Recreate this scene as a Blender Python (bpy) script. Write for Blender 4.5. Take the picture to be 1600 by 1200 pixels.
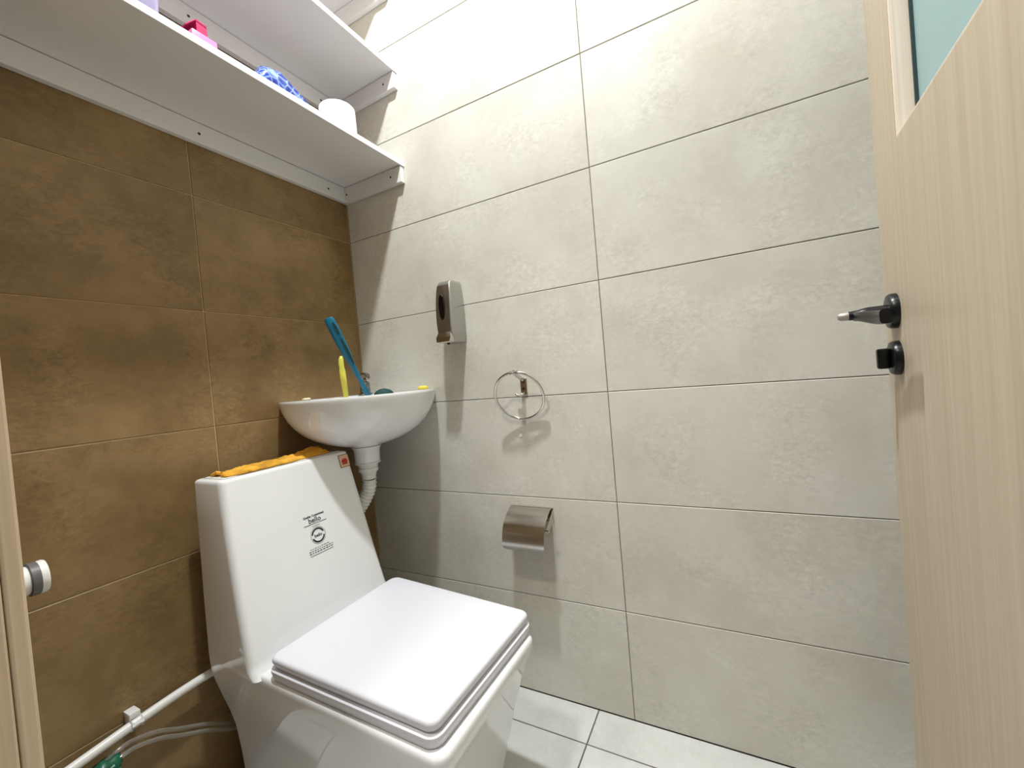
import bpy, bmesh, math, random
from mathutils import Vector, Matrix, noise
random.seed(7)
for o in list(bpy.data.objects):
    bpy.data.objects.remove(o, do_unlink=True)
S = bpy.context.scene
COL = S.collection
PI = math.pi

# ------------------------------------------------------------------ camera
cam_d = bpy.data.cameras.new('camera')
cam = bpy.data.objects.new('camera', cam_d)
COL.objects.link(cam)
S.camera = cam
cam_d.sensor_width = 36.0
cam_d.sensor_fit = 'HORIZONTAL'
cam_d.lens = 648.1152 / 1600 * 36.0
cam_d.clip_start = 0.01
yaw, pitch, roll = 1.0914, -0.0182, -0.0866
fw = Vector((math.sin(yaw) * math.cos(pitch), math.cos(yaw) * math.cos(pitch), math.sin(pitch)))
rt = Vector((math.cos(yaw), -math.sin(yaw), 0))
up = rt.cross(fw)
cx_ = rt * math.cos(roll) + up * math.sin(roll)
cy_ = -rt * math.sin(roll) + up * math.cos(roll)
m = Matrix((cx_, cy_, -fw)).transposed().to_4x4()
m.translation = Vector((-1.1059, -1.1907, 0.9633))
cam.matrix_world = m

# ------------------------------------------------------------------ world, light, exposure
w = bpy.data.worlds.new('world')
S.world = w
w.use_nodes = True
w.node_tree.nodes['Background'].inputs[0].default_value = (0.92, 0.95, 1.0, 1)
w.node_tree.nodes['Background'].inputs[1].default_value = 0.15
ld = bpy.data.lights.new('ceiling_lamp_light', 'AREA')
ld.shape = 'DISK'
ld.size = 0.10
ld.energy = 27.5
ld.color = (0.93, 0.98, 1.0)
lo = bpy.data.objects.new('ceiling_lamp_light', ld)
COL.objects.link(lo)
LX, LY, LZ = -0.60, -0.76, 2.87
lo.location = (LX, LY, LZ - 0.035)
hd_ = bpy.data.lights.new('hall_lamp_light', 'AREA')
hd_.shape = 'DISK'
hd_.size = 0.13
hd_.energy = 11.0
hd_.color = (1.0, 0.95, 0.87)
ho = bpy.data.objects.new('hall_lamp_light', hd_)
COL.objects.link(ho)
HLX, HLY, HLZ = -1.36, -0.66, 2.52
ho.location = (HLX, HLY, HLZ - 0.025)
S.view_settings.view_transform = 'Standard'
S.view_settings.look = 'None'
S.view_settings.gamma = 1.0
S.view_settings.use_curve_mapping = False
S.view_settings.exposure = 0.72


# ------------------------------------------------------------------ materials
def srgb(r, g, b):
    def f(c):
        c /= 255.0
        return c / 12.92 if c <= 0.04045 else ((c + 0.055) / 1.055) ** 2.4
    return (f(r), f(g), f(b), 1.0)


class Mat:
    def __init__(self, name):
        self.m = bpy.data.materials.new(name)
        self.m.use_nodes = True
        self.t = self.m.node_tree
        self.b = self.t.nodes['Principled BSDF']

    def n(self, kind, **kw):
        x = self.t.nodes.new(kind)
        for k, v in kw.items():
            setattr(x, k, v)
        return x

    def l(self, a, b):
        self.t.links.new(a, b)


def plain(name, col, rough=0.5, metal=0.0, var=0.06, scale=14.0, spec=0.5, bump=0.0, coat=0.0):
    M = Mat(name)
    tc = M.n('ShaderNodeTexCoord')
    nz = M.n('ShaderNodeTexNoise')
    nz.inputs['Scale'].default_value = scale
    nz.inputs['Detail'].default_value = 5
    M.l(tc.outputs['Object'], nz.inputs['Vector'])
    rp = M.n('ShaderNodeValToRGB')
    rp.color_ramp.elements[0].position = 0.3
    rp.color_ramp.elements[1].position = 0.7
    rp.color_ramp.elements[0].color = [c * (1 - var) for c in col[:3]] + [1]
    rp.color_ramp.elements[1].color = [min(1, c * (1 + var)) for c in col[:3]] + [1]
    M.l(nz.outputs['Fac'], rp.inputs[0])
    M.l(rp.outputs[0], M.b.inputs['Base Color'])
    M.b.inputs['Roughness'].default_value = rough
    M.b.inputs['Metallic'].default_value = metal
    M.b.inputs['Specular IOR Level'].default_value = spec
    M.b.inputs['Coat Weight'].default_value = coat
    M.b.inputs['Coat Roughness'].default_value = 0.03
    if bump:
        bp = M.n('ShaderNodeBump')
        bp.inputs['Strength'].default_value = bump
        bp.inputs['Distance'].default_value = 0.002
        M.l(nz.outputs['Fac'], bp.inputs['Height'])
        M.l(bp.outputs[0], M.b.inputs['Normal'])
    return M.m


def tile_mat(name, c1, c2, c3, rough, fine):
    """cement-look porcelain: broad soft clouds, horizontal brushed scuffs, fine speckle; each tile its own cut"""
    M = Mat(name)
    tc = M.n('ShaderNodeTexCoord')
    oi = M.n('ShaderNodeObjectInfo')
    mul = M.n('ShaderNodeMath', operation='MULTIPLY')
    mul.inputs[1].default_value = 37.0
    M.l(oi.outputs['Random'], mul.inputs[0])
    cmb = M.n('ShaderNodeCombineXYZ')
    for i in range(3):
        M.l(mul.outputs[0], cmb.inputs[i])
    add = M.n('ShaderNodeVectorMath', operation='ADD')
    M.l(tc.outputs['Object'], add.inputs[0])
    M.l(cmb.outputs[0], add.inputs[1])
    cloud = M.n('ShaderNodeTexNoise')
    cloud.inputs['Scale'].default_value = 5.0
    cloud.inputs['Detail'].default_value = 8
    cloud.inputs['Roughness'].default_value = 0.62
    M.l(add.outputs[0], cloud.inputs['Vector'])
    r1 = M.n('ShaderNodeValToRGB')
    e = r1.color_ramp.elements
    e[0].position, e[1].position = 0.33, 0.68
    e[0].color, e[1].color = c1, c3
    mid = e.new(0.5)
    mid.color = c2
    M.l(cloud.outputs['Fac'], r1.inputs[0])
    mp = M.n('ShaderNodeMapping')
    mp.inputs['Scale'].default_value = (1.0, 1.0, 1.7)
    M.l(add.outputs[0], mp.inputs['Vector'])
    sc = M.n('ShaderNodeTexNoise')
    sc.inputs['Scale'].default_value = 58.0
    sc.inputs['Detail'].default_value = 9
    sc.inputs['Roughness'].default_value = 0.72
    sc.inputs['Distortion'].default_value = 0.7
    M.l(mp.outputs[0], sc.inputs['Vector'])
    r2 = M.n('ShaderNodeValToRGB')
    r2.color_ramp.elements[0].position, r2.color_ramp.elements[1].position = 0.36, 0.66
    msk = M.n('ShaderNodeTexNoise')
    msk.inputs['Scale'].default_value = 7.5
    msk.inputs['Detail'].default_value = 3
    M.l(cmb.outputs[0], msk.inputs['Vector'])
    sh = M.n('ShaderNodeVectorMath', operation='ADD')
    sh.inputs[1].default_value = (5.3, 1.7, 9.1)
    M.l(add.outputs[0], sh.inputs[0])
    M.l(sh.outputs[0], msk.inputs['Vector'])
    mr = M.n('ShaderNodeMapRange')
    mr.inputs['From Min'].default_value = 0.36
    mr.inputs['From Max'].default_value = 0.66
    M.l(msk.outputs['Fac'], mr.inputs['Value'])
    a, b = 1 - fine, 1 + fine
    r2.color_ramp.elements[0].color = (a, a, a, 1)
    r2.color_ramp.elements[1].color = (b, b, b, 1)
    M.l(sc.outputs['Fac'], r2.inputs[0])
    mx = M.n('ShaderNodeMix', data_type='RGBA', blend_type='MULTIPLY')
    M.l(mr.outputs[0], mx.inputs[0])
    M.l(r1.outputs[0], mx.inputs[6])
    M.l(r2.outputs[0], mx.inputs[7])
    M.l(mx.outputs[2], M.b.inputs['Base Color'])
    M.b.inputs['Roughness'].default_value = rough
    M.b.inputs['Specular IOR Level'].default_value = 0.35
    bp = M.n('ShaderNodeBump')
    bp.inputs['Strength'].default_value = 0.10
    bp.inputs['Distance'].default_value = 0.001
    M.l(sc.outputs['Fac'], bp.inputs['Height'])
    M.l(bp.outputs[0], M.b.inputs['Normal'])
    return M.m


def wood_mat(name, c1, c2, rough=0.5, axis_scale=(60, 60, 1.2)):
    M = Mat(name)
    tc = M.n('ShaderNodeTexCoord')
    mp = M.n('ShaderNodeMapping')
    mp.inputs['Scale'].default_value = axis_scale
    M.l(tc.outputs['Object'], mp.inputs['Vector'])
    nz = M.n('ShaderNodeTexNoise')
    nz.inputs['Scale'].default_value = 1.6
    nz.inputs['Detail'].default_value = 7
    nz.inputs['Roughness'].default_value = 0.65
    nz.inputs['Distortion'].default_value = 0.25
    M.l(mp.outputs[0], nz.inputs['Vector'])
    rp = M.n('ShaderNodeValToRGB')
    rp.color_ramp.elements[0].position, rp.color_ramp.elements[1].position = 0.3, 0.68
    rp.color_ramp.elements[0].color, rp.color_ramp.elements[1].color = c1, c2
    M.l(nz.outputs['Fac'], rp.inputs[0])
    M.l(rp.outputs[0], M.b.inputs['Base Color'])
    M.b.inputs['Roughness'].default_value = rough
    M.b.inputs['Specular IOR Level'].default_value = 0.3
    bp = M.n('ShaderNodeBump')
    bp.inputs['Strength'].default_value = 0.12
    bp.inputs['Distance'].default_value = 0.001
    M.l(nz.outputs['Fac'], bp.inputs['Height'])
    M.l(bp.outputs[0], M.b.inputs['Normal'])
    return M.m


def glassy(name, col, rough, trans, ior=1.45):
    M = Mat(name)
    tc = M.n('ShaderNodeTexCoord')
    nz = M.n('ShaderNodeTexNoise')
    nz.inputs['Scale'].default_value = 60
    M.l(tc.outputs['Object'], nz.inputs['Vector'])
    mr = M.n('ShaderNodeMapRange')
    mr.inputs['To Min'].default_value = rough
    mr.inputs['To Max'].default_value = rough + 0.06
    M.l(nz.outputs['Fac'], mr.inputs['Value'])
    M.l(mr.outputs[0], M.b.inputs['Roughness'])
    M.b.inputs['Base Color'].default_value = col
    M.b.inputs['Transmission Weight'].default_value = trans
    M.b.inputs['IOR'].default_value = ior
    return M.m


MT = {}
MT['beige'] = tile_mat('beige_cement_tile', srgb(198, 194, 183), srgb(206, 203, 193), srgb(212, 210, 202), 0.42, 0.13)
MT['brown'] = tile_mat('brown_cement_tile', srgb(114, 91, 57), srgb(131, 106, 69), srgb(149, 124, 86), 0.42, 0.24)
MT['floor'] = tile_mat('pale_grey_floor_tile', srgb(198, 199, 195), srgb(208, 209, 205), srgb(218, 219, 216), 0.38, 0.07)
MT['grout_dark'] = plain('taupe_grout', srgb(112, 104, 90), 0.9, scale=80)
MT['grout_tan'] = plain('tan_grout', srgb(214, 188, 142), 0.9, scale=80)
MT['grout_grey'] = plain('dark_grey_grout', srgb(95, 92, 86), 0.9, scale=80)
MT['paint'] = plain('white_ceiling_paint', srgb(235, 234, 230), 0.9)
MT['sidewall'] = plain('beige_wall_paint', srgb(205, 200, 186), 0.8)
MT['brownwall'] = plain('brown_wall', srgb(134, 110, 78), 0.6)
MT['board'] = plain('white_laminate', srgb(224, 222, 222), 0.35, var=0.012, scale=5)
MT['edge'] = plain('white_edge_band', srgb(246, 246, 248), 0.4, var=0.01)
MT['screw'] = plain('dark_screw', srgb(52, 46, 42), 0.5, 0.4)
MT['ceramic'] = plain('white_glazed_ceramic', srgb(236, 237, 237), 0.07, var=0.008, scale=3, spec=0.55, coat=0.3)
MT['plastic'] = plain('white_seat_plastic', srgb(226, 227, 234), 0.32, var=0.006, scale=4)
MT['pvc'] = plain('white_pvc', srgb(232, 230, 226), 0.35, var=0.02)
MT['grey_rubber_and_gap_shade'] = plain('dark_grey_rubber_and_gap_shade', srgb(98, 94, 96), 0.45)  # pipe band; also paints the shaded gap around the tank lid
MT['chrome'] = plain('polished_chrome', srgb(212, 210, 206), 0.08, 1.0, var=0.01)
MT['chromed'] = plain('dark_mottled_chrome', srgb(148, 146, 144), 0.06, 1.0, var=0.3, scale=160)  # darker, finely mottled chrome for the faucet
MT['steel'] = plain('stainless_steel', srgb(202, 197, 188), 0.2, 1.0, var=0.04, scale=30)
MT['satin'] = plain('satin_silver_plastic', srgb(176, 175, 170), 0.22, 0.75, var=0.03)
MT['darkmirror'] = plain('smoked_mirror_plastic', srgb(150, 141, 130), 0.2, 0.85, var=0.03)
MT['black'] = plain('black_lacquer', srgb(12, 12, 14), 0.3, 0.0, var=0.05, spec=0.3)
MT['blackwin'] = plain('black_window', srgb(10, 9, 10), 0.12)
MT['tip_highlight'] = plain('painted_tip_highlight', srgb(168, 160, 154), 0.35, 0.3)  # painted highlight for the lit end of the black handle
MT['doorwood'] = wood_mat('pale_ash_veneer', srgb(178, 162, 140), srgb(195, 181, 159), 0.45)
MT['framewood'] = wood_mat('pale_oak_frame', srgb(202, 178, 148), srgb(226, 205, 176), 0.5)
MT['reveal'] = wood_mat('pale_ash_moulding', srgb(205, 190, 172), srgb(226, 214, 200), 0.42)
MT['frost'] = glassy('frosted_teal_glass', srgb(172, 203, 204), 0.55, 0.35)
MT['gasket'] = plain('dark_teal_gasket', srgb(24, 52, 54), 0.6)
MT['clear'] = glassy('clear_tube', (0.86, 0.86, 0.83, 1), 0.06, 0.88, 1.4)
MT['green'] = plain('green_plastic', srgb(30, 98, 72), 0.35, var=0.3, scale=60)
MT['palegreen'] = plain('pale_green_plastic', srgb(150, 190, 168), 0.3, var=0.1)
MT['teal'] = plain('teal_plastic', srgb(12, 104, 134), 0.32, var=0.06)
MT['tealdark'] = plain('dark_green_bristle', srgb(10, 62, 58), 0.7, var=0.3, scale=120, bump=0.6)
MT['yellowp'] = plain('lemon_plastic', srgb(226, 220, 92), 0.35, var=0.05)
MT['sponge'] = plain('yellow_sponge', srgb(238, 214, 84), 0.9, var=0.12, scale=150, bump=0.8)
MT['soap'] = plain('cream_soap', srgb(240, 226, 186), 0.5)
MT['cloth'] = plain('orange_yellow_cloth', srgb(214, 156, 48), 0.95, var=0.38, scale=26, bump=0.8)
MT['paper'] = plain('white_tissue', srgb(232, 232, 238), 0.95, var=0.06, scale=90, bump=1.0)
MT['card'] = plain('brown_core_card', srgb(176, 150, 118), 0.9)
MT['pink'] = plain('pink_plastic', srgb(240, 120, 172), 0.4, var=0.05)
MT['magenta'] = plain('magenta_plastic', srgb(178, 34, 92), 0.4, var=0.05)
MT['purple'] = glassy('lilac_clear_plastic', srgb(214, 206, 240), 0.12, 0.55)
MT['lilac'] = plain('lilac_filling', srgb(176, 160, 226), 0.6, var=0.15, scale=60)
MT['ink'] = plain('black_ink', srgb(28, 28, 30), 0.6)
MT['inkgrey'] = plain('grey_ink', srgb(150, 150, 150), 0.6)
MT['label_cream'] = plain('sticker_peach', srgb(230, 190, 160), 0.5, var=0.03)
MT['label_red'] = plain('sticker_red', srgb(190, 42, 26), 0.5, var=0.04)
MT['label_brown'] = plain('sticker_border', srgb(104, 62, 34), 0.5)
M = Mat('blue_film')
tc = M.n('ShaderNodeTexCoord')
vo = M.n('ShaderNodeTexVoronoi', feature='DISTANCE_TO_EDGE')
vo.inputs['Scale'].default_value = 62
M.l(tc.outputs['Object'], vo.inputs['Vector'])
rp = M.n('ShaderNodeValToRGB')
rp.color_ramp.elements[0].color = srgb(150, 172, 228)
rp.color_ramp.elements[1].color = srgb(20, 44, 138)
rp.color_ramp.elements[1].position = 0.34
e_ = rp.color_ramp.elements.new(0.10)
e_.color = srgb(52, 84, 180)
M.l(vo.outputs['Distance'], rp.inputs[0])
M.l(rp.outputs[0], M.b.inputs['Base Color'])
M.b.inputs['Roughness'].default_value = 0.18
MT['bluefilm'] = M.m
M = Mat('lamp_glow')
M.b.inputs['Emission Color'].default_value = (1, 0.97, 0.93, 1)
M.b.inputs['Emission Strength'].default_value = 6.0
MT['glow'] = M.m


# ------------------------------------------------------------------ helpers
def link(o, parent=None):
    COL.objects.link(o)
    if parent is not None:
        o.parent = parent
    return o


def tag(o, label=None, cat=None, group=None, kind=None):
    if label:
        o['label'] = label
    if cat:
        o['category'] = cat
    if group:
        o['group'] = group
    if kind:
        o['kind'] = kind
    return o


def empty(name, loc=(0, 0, 0)):
    o = bpy.data.objects.new(name, None)
    o.empty_display_size = 0.05
    o.location = loc
    return link(o)


def build(name, bm, mat, parent=None, smooth=False, off=None, angle=None):
    """bmesh in world coordinates -> one object; its origin is moved to 'off' (default: the parent's place)"""
    bmesh.ops.recalc_face_normals(bm, faces=bm.faces)
    me = bpy.data.meshes.new(name)
    if off is None:
        off = parent_world(parent) if parent else Vector((0, 0, 0))
        if parent is None and bm.verts:
            lo_ = [min(v.co[i] for v in bm.verts) for i in range(3)]
            hi_ = [max(v.co[i] for v in bm.verts) for i in range(3)]
            off = Vector(((lo_[0] + hi_[0]) / 2, (lo_[1] + hi_[1]) / 2, lo_[2]))
    off = Vector(off)
    bmesh.ops.translate(bm, verts=bm.verts, vec=-off)
    bm.to_mesh(me)
    bm.free()
    mats = mat if isinstance(mat, (list, tuple)) else [mat]
    for k in mats:
        me.materials.append(MT[k])
    if smooth:
        for p in me.polygons:
            p.use_smooth = True
        if angle is not None:
            me.set_sharp_from_angle(angle=math.radians(angle))
    o = bpy.data.objects.new(name, me)
    link(o, parent)
    o.location = off - (parent_world(parent) if parent else Vector((0, 0, 0)))
    return o


def parent_world(p):
    v = Vector((0, 0, 0))
    while p is not None:
        v += Vector(p.location)
        p = p.parent
    return v


def box(bm, x0, x1, y0, y1, z0, z1, bev=0.0, seg=2):
    vs = [bm.verts.new((x, y, z)) for x in (x0, x1) for y in (y0, y1) for z in (z0, z1)]
    fs = [(0, 1, 3, 2), (4, 6, 7, 5), (0, 4, 5, 1), (2, 3, 7, 6), (0, 2, 6, 4), (1, 5, 7, 3)]
    faces = [bm.faces.new([vs[i] for i in f]) for f in fs]
    if bev:
        es = set()
        for f in faces:
            es.update(f.edges)
        bmesh.ops.bevel(bm, geom=list(es), offset=bev, segments=seg, profile=0.5, affect='EDGES')
    return vs


def loft(bm, rings, cap0=True, cap1=True, closed=True):
    R = [[bm.verts.new(p) for p in r] for r in rings]
    n = len(R[0])
    for a, b in zip(R[:-1], R[1:]):
        for i in range(n if closed else n - 1):
            j = (i + 1) % n
            bm.faces.new((a[i], a[j], b[j], b[i]))
    if cap0:
        bm.faces.new(R[0])
    if cap1:
        bm.faces.new(R[-1][::-1])
    return R


def frame_of(d):
    d = Vector(d).normalized()
    a = Vector((0, 0, 1)) if abs(d.z) < 0.9 else Vector((1, 0, 0))
    u = d.cross(a).normalized()
    return u, u.cross(d).normalized()


def tube(bm, pts, rad, n=12, caps=True):
    pts = [Vector(p) for p in pts]
    rads = rad if isinstance(rad, (list, tuple)) else [rad] * len(pts)
    rings = []
    u = None
    for i, p in enumerate(pts):
        d = (pts[min(i + 1, len(pts) - 1)] - pts[max(i - 1, 0)]).normalized()
        if u is None:
            u, v = frame_of(d)
        else:
            u = (u - d * u.dot(d)).normalized()
            v = d.cross(u)
        rings.append([p + (u * math.cos(2 * PI * k / n) + v * math.sin(2 * PI * k / n)) * rads[i] for k in range(n)])
    loft(bm, rings, caps, caps)


def lathe(bm, org, axis, prof, n=32, cap0=True, cap1=True):
    """prof: (distance along axis, radius)"""
    org, d = Vector(org), Vector(axis).normalized()
    u, v = frame_of(d)
    rings = [[org + d * h + (u * math.cos(2 * PI * k / n) + v * math.sin(2 * PI * k / n)) * r for k in range(n)]
             for h, r in prof]
    loft(bm, rings, cap0, cap1)


def rpoly(cs, r, n=5):
    """convex polygon corners (2-D) with rounded corners"""
    out = []
    N = len(cs)
    for i in range(N):
        p, a, b = Vector(cs[i]), Vector(cs[i - 1]), Vector(cs[(i + 1) % N])
        da, db = (a - p).normalized(), (b - p).normalized()
        rr = r[i] if isinstance(r, (list, tuple)) else r
        ang = da.angle(db)
        t = rr / math.tan(ang / 2)
        c = p + (da + db).normalized() * (rr / math.sin(ang / 2))
        s, e = p + da * t - c, p + db * t - c
        a0 = math.atan2(s.y, s.x)
        a1 = math.atan2(e.y, e.x)
        dl = a1 - a0
        while dl > PI:
            dl -= 2 * PI
        while dl < -PI:
            dl += 2 * PI
        for k in range(n + 1):
            q = a0 + dl * k / n
            out.append((c.x + rr * math.cos(q), c.y + rr * math.sin(q)))
    return out


def inset(cs, d):
    """move the sides of a convex polygon inwards by d"""
    N = len(cs)
    area = sum(cs[i][0] * cs[(i + 1) % N][1] - cs[(i + 1) % N][0] * cs[i][1] for i in range(N))
    sg = 1 if area > 0 else -1
    L = []
    for i in range(N):
        a, b = Vector(cs[i]), Vector(cs[(i + 1) % N])
        t = (b - a).normalized()
        nrm = Vector((-t.y, t.x)) * sg
        L.append((a + nrm * d, t))
    out = []
    for i in range(N):
        (p, t), (q, s) = L[i - 1], L[i]
        den = t.x * s.y - t.y * s.x
        k = ((q.x - p.x) * s.y - (q.y - p.y) * s.x) / den
        out.append((p.x + t.x * k, p.y + t.y * k))
    return out


def at_z(ring, z):
    return [(p[0], p[1], z) for p in ring]


def smoothstep(t):
    t = max(0, min(1, t))
    return t * t * (3 - 2 * t)


# ------------------------------------------------------------------ the setting
TILE_CACHE = {}


def tile_mesh(wd, ht, th, bev, mat):
    key = (round(wd, 4), round(ht, 4), mat)
    if key in TILE_CACHE:
        return TILE_CACHE[key]
    bm = bmesh.new()
    a, b = wd / 2, ht / 2
    r0 = [(-a, th, -b), (a, th, -b), (a, th, b), (-a, th, b)]
    r1 = [(-a, bev, -b), (a, bev, -b), (a, bev, b), (-a, bev, b)]
    r2 = [(-a + bev, 0, -b + bev), (a - bev, 0, -b + bev), (a - bev, 0, b - bev), (-a + bev, 0, b - bev)]
    loft(bm, [r0, r1, r2])
    bmesh.ops.recalc_face_normals(bm, faces=bm.faces)
    me = bpy.data.meshes.new('tile')
    bm.to_mesh(me)
    bm.free()
    me.materials.append(MT[mat])
    TILE_CACHE[key] = me
    return me


GAP = 0.0019
CEIL = 2.90
Y_END, X_END = -1.58, -1.0


def add_tile(parent, me, loc, rot):
    o = bpy.data.objects.new('tile', me)
    link(o, parent)
    o.location = loc
    o.rotation_euler = rot
    return o


# beige wall (plane x = 0)
bm = bmesh.new()
box(bm, 0.0022, 0.10, Y_END, 0.10, 0, CEIL)
wall_r = build('wall_right', bm, 'grout_dark', off=(0, 0, 0))
tag(wall_r, 'pale beige cement-look tiled wall with towel ring and paper holder', 'wall', kind='structure')
for (ya, yb) in ((0.0, -0.9028), (-0.9028, Y_END)):
    for r in range(10):
        hh = 0.3 if r < 9 else CEIL - 2.7
        me = tile_mesh(abs(ya - yb) - GAP, hh - GAP, 0.008, 0.0012, 'beige')
        add_tile(wall_r, me, (random.uniform(-0.0002, 0.0002), (ya + yb) / 2, 0.3 * r + hh / 2), (0, 0, -PI / 2))
# brown wall (plane y = 0)
bm = bmesh.new()
box(bm, X_END - 0.1, 0.10, 0.0022, 0.10, 0, CEIL)
wall_l = build('wall_left', bm, 'grout_tan', off=(0, 0, 0))
tag(wall_l, 'brown cement-look tiled wall behind the toilet', 'wall', kind='structure')
for (xa, xb) in ((0.0, -0.5074), (-0.5074, X_END)):
    for r in range(10):
        hh = 0.3 if r < 9 else CEIL - 2.7
        me = tile_mesh(abs(xa - xb) - GAP, hh - GAP, 0.008, 0.0012, 'brown')
        add_tile(wall_l, me, ((xa + xb) / 2, random.uniform(-0.0002, 0.0002), 0.3 * r + hh / 2), (0, 0, 0))
# floor
bm = bmesh.new()
box(bm, -1.9, 0.10, -2.4, 0.10, -0.10, -0.0022)
floor = build('floor', bm, 'grout_grey', off=(0, 0, 0))
tag(floor, 'pale grey tiled floor with dark grey joints', 'floor', kind='structure')
xs = [0.0, -0.118, -0.718, -1.318, -1.9]
ys = [0.0, -0.2035, -0.8035, -1.4035, -2.0035, -2.4]
for i in range(len(xs) - 1):
    for j in range(len(ys) - 1):
        me = tile_mesh(xs[i] - xs[i + 1] - 0.0035, ys[j] - ys[j + 1] - 0.0035, 0.008, 0.001, 'floor')
        add_tile(floor, me, ((xs[i] + xs[i + 1]) / 2, (ys[j] + ys[j + 1]) / 2, 0.0), (-PI / 2, 0, 0))
# ceiling, wall behind the opened door, doorway wall
bm = bmesh.new()
box(bm, X_END - 0.1, 0.1, Y_END - 0.1, 0.1, CEIL, CEIL + 0.08)
box(bm, -2.3, X_END - 0.126, -2.4, 0.1, HLZ, HLZ + 0.08)
ceil = build('ceiling', bm, 'paint')
tag(ceil, 'white ceiling above the small toilet room', 'ceiling', kind='structure')
bm = bmesh.new()
box(bm, X_END - 0.1, 0.1, Y_END - 0.1, Y_END, 0, CEIL)
wb = build('wall_back', bm, 'sidewall')
tag(wb, 'beige side wall behind the opened door', 'wall', kind='structure')
JY, HY, HEAD = -0.60, -1.43, 2.30
bm = bmesh.new()
box(bm, X_END - 0.1, X_END, JY, 0.0022, 0, CEIL)
box(bm, X_END - 0.1, X_END, Y_END, HY, 0, CEIL)
box(bm, X_END - 0.1, X_END, HY, JY, HEAD, CEIL)
wf = build('wall_front', bm, 'brownwall')
tag(wf, 'brown wall with the doorway', 'wall', kind='structure')
# wooden door frame
frame = empty('trim_1', (X_END, JY, 0))
tag(frame, 'pale oak door frame with a grooved edge', 'door frame', kind='structure')
bm = bmesh.new()
box(bm, X_END - 0.112, X_END - 0.0012, JY - 0.030, JY - 0.0005, 0, HEAD - 0.031, 0.002)
build('jamb', bm, 'framewood', frame)
bm = bmesh.new()
box(bm, X_END - 0.0006, X_END + 0.0125, JY - 0.0297, JY + 0.05, 0, HEAD + 0.05, 0.0025)
build('casing', bm, 'framewood', frame)
bm = bmesh.new()
box(bm, X_END - 0.124, X_END - 0.1125, JY - 0.022, JY + 0.05, 0, HEAD + 0.05, 0.0025)
build('casing', bm, 'framewood', frame)
bm = bmesh.new()
box(bm, X_END - 0.112, X_END - 0.0012, HY + 0.0005, JY - 0.0005, HEAD - 0.03, HEAD - 0.0005, 0.002)
build('head', bm, 'framewood', frame)
bm = bmesh.new()
box(bm, X_END - 0.112, X_END - 0.0012, HY + 0.0005, HY + 0.030, 0, HEAD - 0.031, 0.002)
build('jamb', bm, 'framewood', frame)

# ------------------------------------------------------------------ door leaf, opened inwards
TH = math.radians(3.3)
DX, DY = -0.216, -1.426          # latch edge of the visible face
door = empty('door_1', (0, 0, 0))
tag(door, 'pale ash door standing open with black hardware and frosted glass', 'door', kind='structure')
door.location = (DX, DY, 0)
door.rotation_euler = (0, 0, -TH)
# local frame: x = towards the latch edge (edge at 0), visible face at y = 0, leaf behind at y < 0
DWID, DTH, DH = 0.765, 0.040, 2.26
GX0, GX1, GZ0, GZ1 = -0.60, -0.118, 1.245, 1.86


def dbuild(name, bm, mat, parent=None, smooth=False, angle=None):
    o = build(name, bm, mat, None, smooth, off=(0, 0, 0), angle=angle)
    o.parent = parent or door
    return o


bm = bmesh.new()
# leaf with the window cut-out: four solid rails/stiles of one skin, joined as one slab with a hole
outer = [(-DWID, 0.008), (0, 0.008), (0, DH), (-DWID, DH)]
hole = [(GX0, GZ0), (GX1, GZ0), (GX1, GZ1), (GX0, GZ1)]
vf = [bm.verts.new((x, 0, z)) for x, z in outer] + [bm.verts.new((x, 0, z)) for x, z in hole]
vb = [bm.verts.new((x, -DTH, z)) for x, z in outer] + [bm.verts.new((x, -DTH, z)) for x, z in hole]
for i in range(4):
    j = (i + 1) % 4
    bm.faces.new((vf[i], vf[j], vf[4 + j], vf[4 + i]))
    bm.faces.new((vb[i], vb[4 + i], vb[4 + j], vb[j]))
    bm.faces.new((vf[i], vb[i], vb[j], vf[j]))
    bm.faces.new((vf[4 + i], vf[4 + j], vb[4 + j], vb[4 + i]))
leaf = dbuild('door_leaf', bm, 'doorwood')
# mouldings lining the opening, in four mitred pieces
for i in range(4):
    bm = bmesh.new()
    j = (i + 1) % 4

    def ins(k, d):
        x, z = hole[k]
        return (x + (d if x == GX0 else -d), z + (d if z == GZ0 else -d))
    prof = [(0.0003, -0.0004), (0.0026, -0.0002), (0.0044, -0.0012), (0.0052, -0.004), (0.007, -0.017), (0.0075, -0.0225), (0.0003, -0.0225)]
    rings = []
    for k in (i, j):
        rings.append([(ins(k, d)[0], y, ins(k, d)[1]) for d, y in prof])
    loft(bm, rings)
    dbuild('window_moulding', bm, 'reveal')
bm = bmesh.new()
box(bm, GX0 + 0.001, GX1 - 0.001, -0.029, -0.0232, GZ0 + 0.001, GZ1 - 0.001)
dbuild('glass_pane', bm, 'frost')
for (xa, xb, za, zb) in ((GX1 - 0.0115, GX1 - 0.0078, GZ0 + 0.008, GZ1 - 0.008), (GX0 + 0.0078, GX0 + 0.0115, GZ0 + 0.008, GZ1 - 0.008)):
    bm = bmesh.new()
    box(bm, xa, xb, -0.0231, -0.0195, za, zb)
    dbuild('gasket', bm, 'gasket')
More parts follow.
